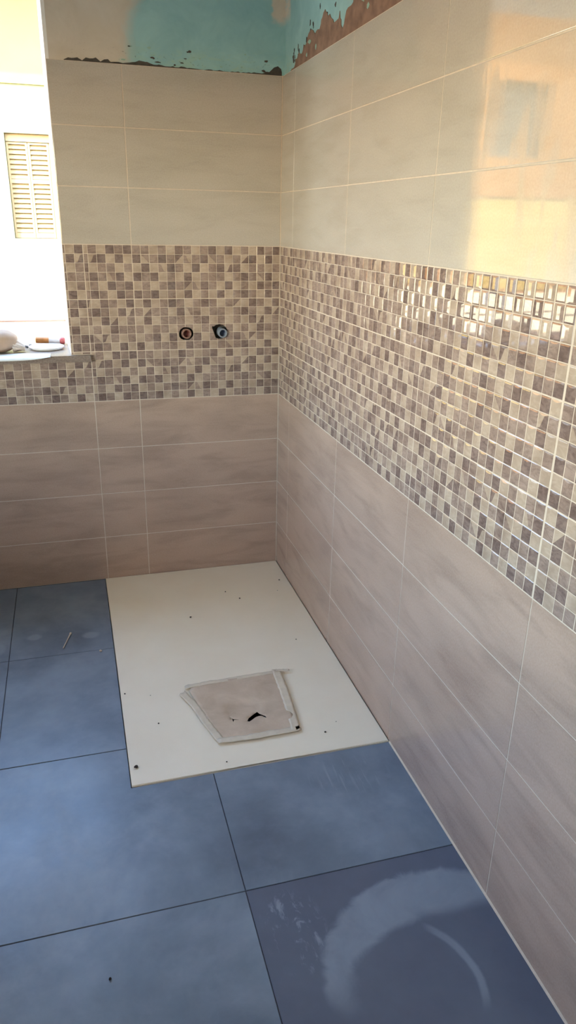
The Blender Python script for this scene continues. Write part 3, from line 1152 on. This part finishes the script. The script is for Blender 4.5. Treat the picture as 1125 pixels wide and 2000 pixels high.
# thin white sheet on the sill, hanging a little over its front edge
bm = bmesh.new()
xs = [-1.40 + i * 0.0118 for i in range(41)]
prof = [(0.055, 0.0006), (0.02, 0.0006), (-0.012, 0.0012), (-0.0225, 0.0014), (-0.0300, -0.0018), (-0.0360, -0.0062), (-0.0390, -0.0115)]
rows = []
for x in xs:
    t = max(0.0, min(1.0, (x + 1.06) / 0.13))
    drop = 1.0 - t ** 2.2
    row = []
    for i, (yy, zz) in enumerate(prof):
        if zz < 0:
            zz = zz * max(0.06, drop * (1 + 0.12 * noise.noise((x * 9, 0, 0))))
        if yy > 0:
            yy = yy * (0.75 + 0.25 * drop) + 0.01 * noise.noise((x * 11, 2, 0))
        row.append(bm.verts.new((x, yy, SZ + zz)))
    rows.append(row)
for a, b in zip(rows, rows[1:]):
    for j in range(len(prof) - 1):
        bm.faces.new([a[j], a[j + 1], b[j + 1], b[j]])
bmesh.ops.recalc_face_normals(bm, faces=bm.faces)
ext = bmesh.ops.solidify(bm, geom=bm.faces[:], thickness=-0.0006)
me = bm_mesh(bm, 'sheet', True)
sheet = link('plastic_sheet', me, MT['white_sheet'])
sheet.location = (0, 0, 0.0006)
tag(sheet, 'thin white sheet hanging over the front edge of the window sill', 'sheet')

# round white lid, lying open side up
lid = empty('round_lid', (-0.945, 0.165, SZ))
tag(lid, 'round shallow white lid lying flat on the window sill', 'lid')
bm = bmesh.new()
lathe(bm, [(0.0, 0.0006), (0.058, 0.0006), (0.064, 0.004), (0.067, 0.0105), (0.0655, 0.0110), (0.0615, 0.0052), (0.056, 0.0030), (0.0, 0.0030)], 40, 'z')
link('dish', bm_mesh(bm, 'dish', True), MT['white_plastic'], lid)
bm = bmesh.new()
lathe(bm, [(0.0655, 0.0095), (0.069, 0.0095), (0.070, 0.0110), (0.069, 0.0125), (0.0655, 0.0125), (0.0650, 0.0110), (0.0655, 0.0095)], 40, 'z')
link('rim', bm_mesh(bm, 'rim', True), MT['white_plastic'], lid)

# small hand tool with wooden handle, sleeve and red end
tool = empty('hand_tool', (-0.925, 0.285, SZ))
tag(tool, 'small tool with orange handle and red end behind the white lid', 'tool')
tool.rotation_euler = (0, math.radians(2), math.radians(-7))


def tool_part(name, prof, mat):
    bm = bmesh.new()
    lathe(bm, prof, 20, 'x', (0, 0, 0.0165))
    link(name, bm_mesh(bm, name, False), mat, tool)


tool_part('handle', [(0, -0.066), (0.0115, -0.066), (0.0130, -0.063), (0.0130, -0.012), (0.0, -0.012)], MT['wood_handle'])
tool_part('sleeve', [(0, -0.012), (0.0125, -0.012), (0.0128, 0.0), (0.0112, 0.033), (0, 0.033)], MT['label_white'])
tool_part('end_cap', [(0, 0.033), (0.0115, 0.033), (0.0140, 0.038), (0.0148, 0.046), (0.0120, 0.053), (0, 0.054)], MT['red_cap'])


def crumb(name, loc, size, mat, label, cat, group, seed, flat=0.7):
    bm = bmesh.new()
    bmesh.ops.create_icosphere(bm, subdivisions=2, radius=1)
    for v in bm.verts:
        k = 1 + 0.35 * noise.noise(v.co * 1.7 + Vector((seed, 0, 0))) + 0.2 * noise.noise(v.co * 4 + Vector((0, seed, 0)))
        v.co = Vector((v.co.x * size * k, v.co.y * size * k * 0.85, v.co.z * size * k * flat))
    zmin = min(v.co.z for v in bm.verts)
    for v in bm.verts:
        v.co.z -= zmin
    o = link(name, bm_mesh(bm, name), mat)
    o.location = loc
    o.rotation_euler = (0, 0, seed)
    tag(o, label, cat, group)
    return o


for i, (x, y, s) in enumerate(((-1.008, 0.205, 0.0075), (-1.022, 0.190, 0.0060), (-0.996, 0.222, 0.0065), (-1.030, 0.212, 0.0050), (-1.012, 0.226, 0.0055))):
    crumb('mortar_crumb', (x, y, SZ), s, MT['crumb'], 'small grey mortar crumb between sack and white lid on the sill', 'crumb', 'mortar crumbs on the window sill', i * 1.7 + 1, 0.9)

# grit on the tray and floor
for i, (x, y, s, lb) in enumerate((
        (-0.477, -0.442, 0.0040, 'dark crumb of grit alone in the left far half of the tray'),
        (-0.250, -0.333, 0.0036, 'dark crumb of grit in the middle of the far part of the tray'),
        (-0.297, -0.259, 0.0030, 'small dark crumb of grit nearest the far edge of the tray'),
        (-0.042, -0.206, 0.0032, 'dark crumb of grit in the far right corner of the tray'),
        (-0.075, -0.300, 0.0018, 'tiny speck of grit just in front of the far right corner crumb'),
        (-0.112, -0.708, 0.0024, 'small speck of grit beside the right wall halfway along the tray'),
        (-0.681, -1.087, 0.0030, 'dark crumb of grit on the tray left of the taped paper'),
        (-0.181, -1.262, 0.0034, 'dark crumb of grit on the tray right of the taped paper'),
        (-0.508, -1.318, 0.0024, 'small speck of grit at the near edge of the tray below the paper'),
        (-0.772, -0.901, 0.0030, 'dark crumb of grit on the left edge of the tray'),
        (-0.690, -0.930, 0.0016, 'faint speck of grit near the top left corner of the taped paper'),
        (-0.130, -1.220, 0.0016, 'faint speck of grit by the right wall near the taped paper'))):
    crumb('grit', (x, y, TZ), s, MT['speck'], lb, 'grit', 'grit scattered on the shower tray', i * 2.3 + 0.5, 0.6)
crumb('grit', (-0.768, -1.274, TZ), 0.0062, MT['speck'], 'larger dark crumb of grit at the near left corner of the tray', 'grit', None, 9.1, 0.6)
crumb('grit', (-0.88, -1.912, 0.0), 0.0034, MT['speck'], 'dark crumb of grit on the blue floor tile in the foreground', 'grit', None, 4.4, 0.6)
crumb('mortar_crumb', (-0.838, -0.603, 0.0), 0.0055, MT['sack_edge'], 'pale crumb on the floor joint left of the shower tray', 'crumb', None, 5.4, 0.5)
# pale splinter on the brown floor tile
bm = bmesh.new()
lathe(bm, [(0, -0.055), (0.0022, -0.054), (0.0018, 0.0), (0.0025, 0.044), (0.0050, 0.050), (0.0036, 0.056), (0, 0.057)], 10, 'x', (0, 0, 0.0045))
for v in bm.verts:
    v.co.z = max(0.0002, v.co.z * 0.8)
sp = link('wood_splinter', bm_mesh(bm, 'splinter'), MT['sack_edge'])
sp.location = (-0.957, -0.50, 0.0)
sp.rotation_euler = (0, 0, math.radians(75))
tag(sp, 'thin pale splinter lying on the floor tile left of the tray', 'splinter')

# ------------------------------------------------------------------ outside: street and the sunlit house opposite


def facade_mat(name, a, b):
    t = NT(name)
    n1 = t.noise((1.3, 1.3, 1.3), 6, 0.6, 0.4)
    n2 = t.noise((60, 60, 60), 3)
    col = t.ramp(n1, [(0.3, srgb(*a)), (0.7, srgb(*b))])
    t.bump(n2, 0.3, 0.004)
    return t.fin(col, 0.9, 0.2)


MT['facade'] = facade_mat('cream_render', (112, 106, 76), (120, 114, 82))
MT['facade_orange'] = facade_mat('orange_render', (138, 90, 42), (146, 97, 47))
MT['shutter'] = mat_plain('cream_shutter_paint', (136, 110, 70), 0.6, 0.03, 12)
MT['shutter_grey'] = mat_plain('grey_green_shutter_paint', (72, 72, 64), 0.6, 0.05, 12)
MT['shutter_yellow'] = mat_plain('yellow_shutter_paint', (160, 130, 52), 0.6, 0.05, 6)
MT['plinth'] = mat_plain('white_plinth', (214, 198, 160), 0.85, 0.04, 4)
MT['roof'] = mat_plain('terracotta_roof', (170, 104, 74), 0.85, 0.15, 6)
MT['paving'] = mat_plain('street_paving', (128, 121, 110), 0.9, 0.08, 3)
ground = link('ground', box_mesh((-14, 9, -9, 12, -0.32, -0.125)), MT['paving'])
tag(ground, 'pale sunlit street paving outside the window', kind='structure')

FY = 5.0
E1 = (-1.285, -0.700, 1.30, 2.218)     # shuttered window in direct view
E2 = (-4.42, -3.74, 2.20, 2.95)        # window mirrored in the right wall
E3 = (-5.00, -3.66, 0.80, 1.80)        # yellow shutters mirrored below it


class House:
    def __init__(s, label, x0, x1, openings, mat):
        s.e = empty('house', ((x0 + x1) / 2, FY, -0.125))
        tag(s.e, label, 'house')
        s.o = Vector(s.e.location)
        s.x0, s.x1 = x0, x1
        z0, z1 = -0.12, 3.75
        xs = sorted({x0, x1} | {v for e in openings for v in e[:2]})
        zs = sorted({z0, z1} | {v for e in openings for v in e[2:]})
        bm = bmesh.new()
        for a, b in zip(xs, xs[1:]):
            for c, d in zip(zs, zs[1:]):
                mx, mz = (a + b) / 2, (c + d) / 2
                hole = any(e[0] < mx < e[1] and e[2] < mz < e[3] for e in openings)
                add_box(bm, a, b, FY + (0.16 if hole else 0.0), FY + 0.4, c, d)
        s.part('facade_wall', bm_mesh(bm, 'facade'), mat)

    def part(s, name, me, mat):
        me.transform(Matrix.Translation(-s.o))
        return link(name, me, mat, s.e)

    def shutter(s, e, leaves, mat, top_board=0.0):
        x0, x1, z0, z1 = e
        if top_board:
            s.part('shutter_head', box_mesh((x0 + 0.004, x1 - 0.004, FY + 0.055, FY + 0.155, z1 - top_board, z1 - 0.002)), mat)
            z1 -= top_board
        w = (x1 - x0 - 0.008) / leaves
        for k in range(leaves):
            a = x0 + 0.004 + k * w
            b = a + w - 0.004
            fr = 0.018
            mid = z0 + (z1 - z0) * 0.60
            f0, f1 = FY + 0.07, FY + 0.11
            leaf = s.part('shutter_leaf', box_mesh((a, a + fr, f0, f1, z0 + 0.004, z1 - 0.004), (b - fr, b, f0, f1, z0 + 0.004, z1 - 0.004),
                          (a + fr, b - fr, f0, f1, z0 + 0.004, z0 + 0.05), (a + fr, b - fr, f0, f1, z1 - 0.022, z1 - 0.004),
                          (a + fr, b - fr, f0, f1, mid - 0.018, mid + 0.018)), mat)
            sme = box_mesh(((a - b) / 2 + fr, (b - a) / 2 - fr, -0.0035, 0.0035, -0.022, 0.022))
            for lo, hi in ((z0 + 0.05, mid - 0.018), (mid + 0.018, z1 - 0.022)):
                n = int((hi - lo) / 0.042)
                for q in range(n):
                    o = link('slat', sme, mat, leaf)
                    o.location = Vector(((a + b) / 2, FY + 0.09, lo + (q + 0.5) * (hi - lo) / n)) - s.o
                    o.rotation_euler = (math.radians(-32), 0, 0)


cream = House('cream house with louvred shutters seen through the window', -2.4, 5.0, [E1], MT['facade'])
cream.part('roof_eave', box_mesh((-2.4, 5.3, FY - 0.92, FY + 4.0, 3.75, 3.87)), MT['roof'])
MT['eave_shade'] = mat_plain('ochre_eave_shade', (124, 120, 62), 0.9, 0.05, 3)  # darker yellow stands in for the wall shaded by the eave
cream.part('eave_shade_band', box_mesh((-2.4, 5.0, FY - 0.02, FY - 0.0005, 2.62, 3.745)), MT['eave_shade'])
cream.shutter(E1, 3, MT['shutter'], 0.066)
orange = House('orange house with yellow shutters mirrored in the right wall tiles', -10.0, -2.4, [E2, E3], MT['facade_orange'])
orange.part('roof_eave', box_mesh((-10.3, -2.4, FY - 0.55, FY + 4.0, 3.75, 3.87)), MT['roof'])
orange.part('plinth', box_mesh((-10.0, -2.4, FY - 0.04, FY - 0.0005, -0.12, 0.78)), MT['plinth'])
orange.shutter(E2, 2, MT['shutter_grey'])
n = 6
w = (E3[1] - E3[0] - 0.02) / n
for i in range(n):
    a = E3[0] + 0.01 + i * w
    orange.part('shutter_board', box_mesh((a + 0.002, a + w - 0.002, FY + 0.03, FY + 0.07, 0.81, 1.79), bevel=0.003), MT['shutter_yellow'])
# unseen slab, added to keep direct sun out of the side opening
sun_slab = link('sun_blocker', box_mesh((-4.6, XL - 0.2, -5.4, 0.5, 2.45, 2.57)), MT['roof'])
tag(sun_slab, 'flat slab outside the side window', kind='structure')
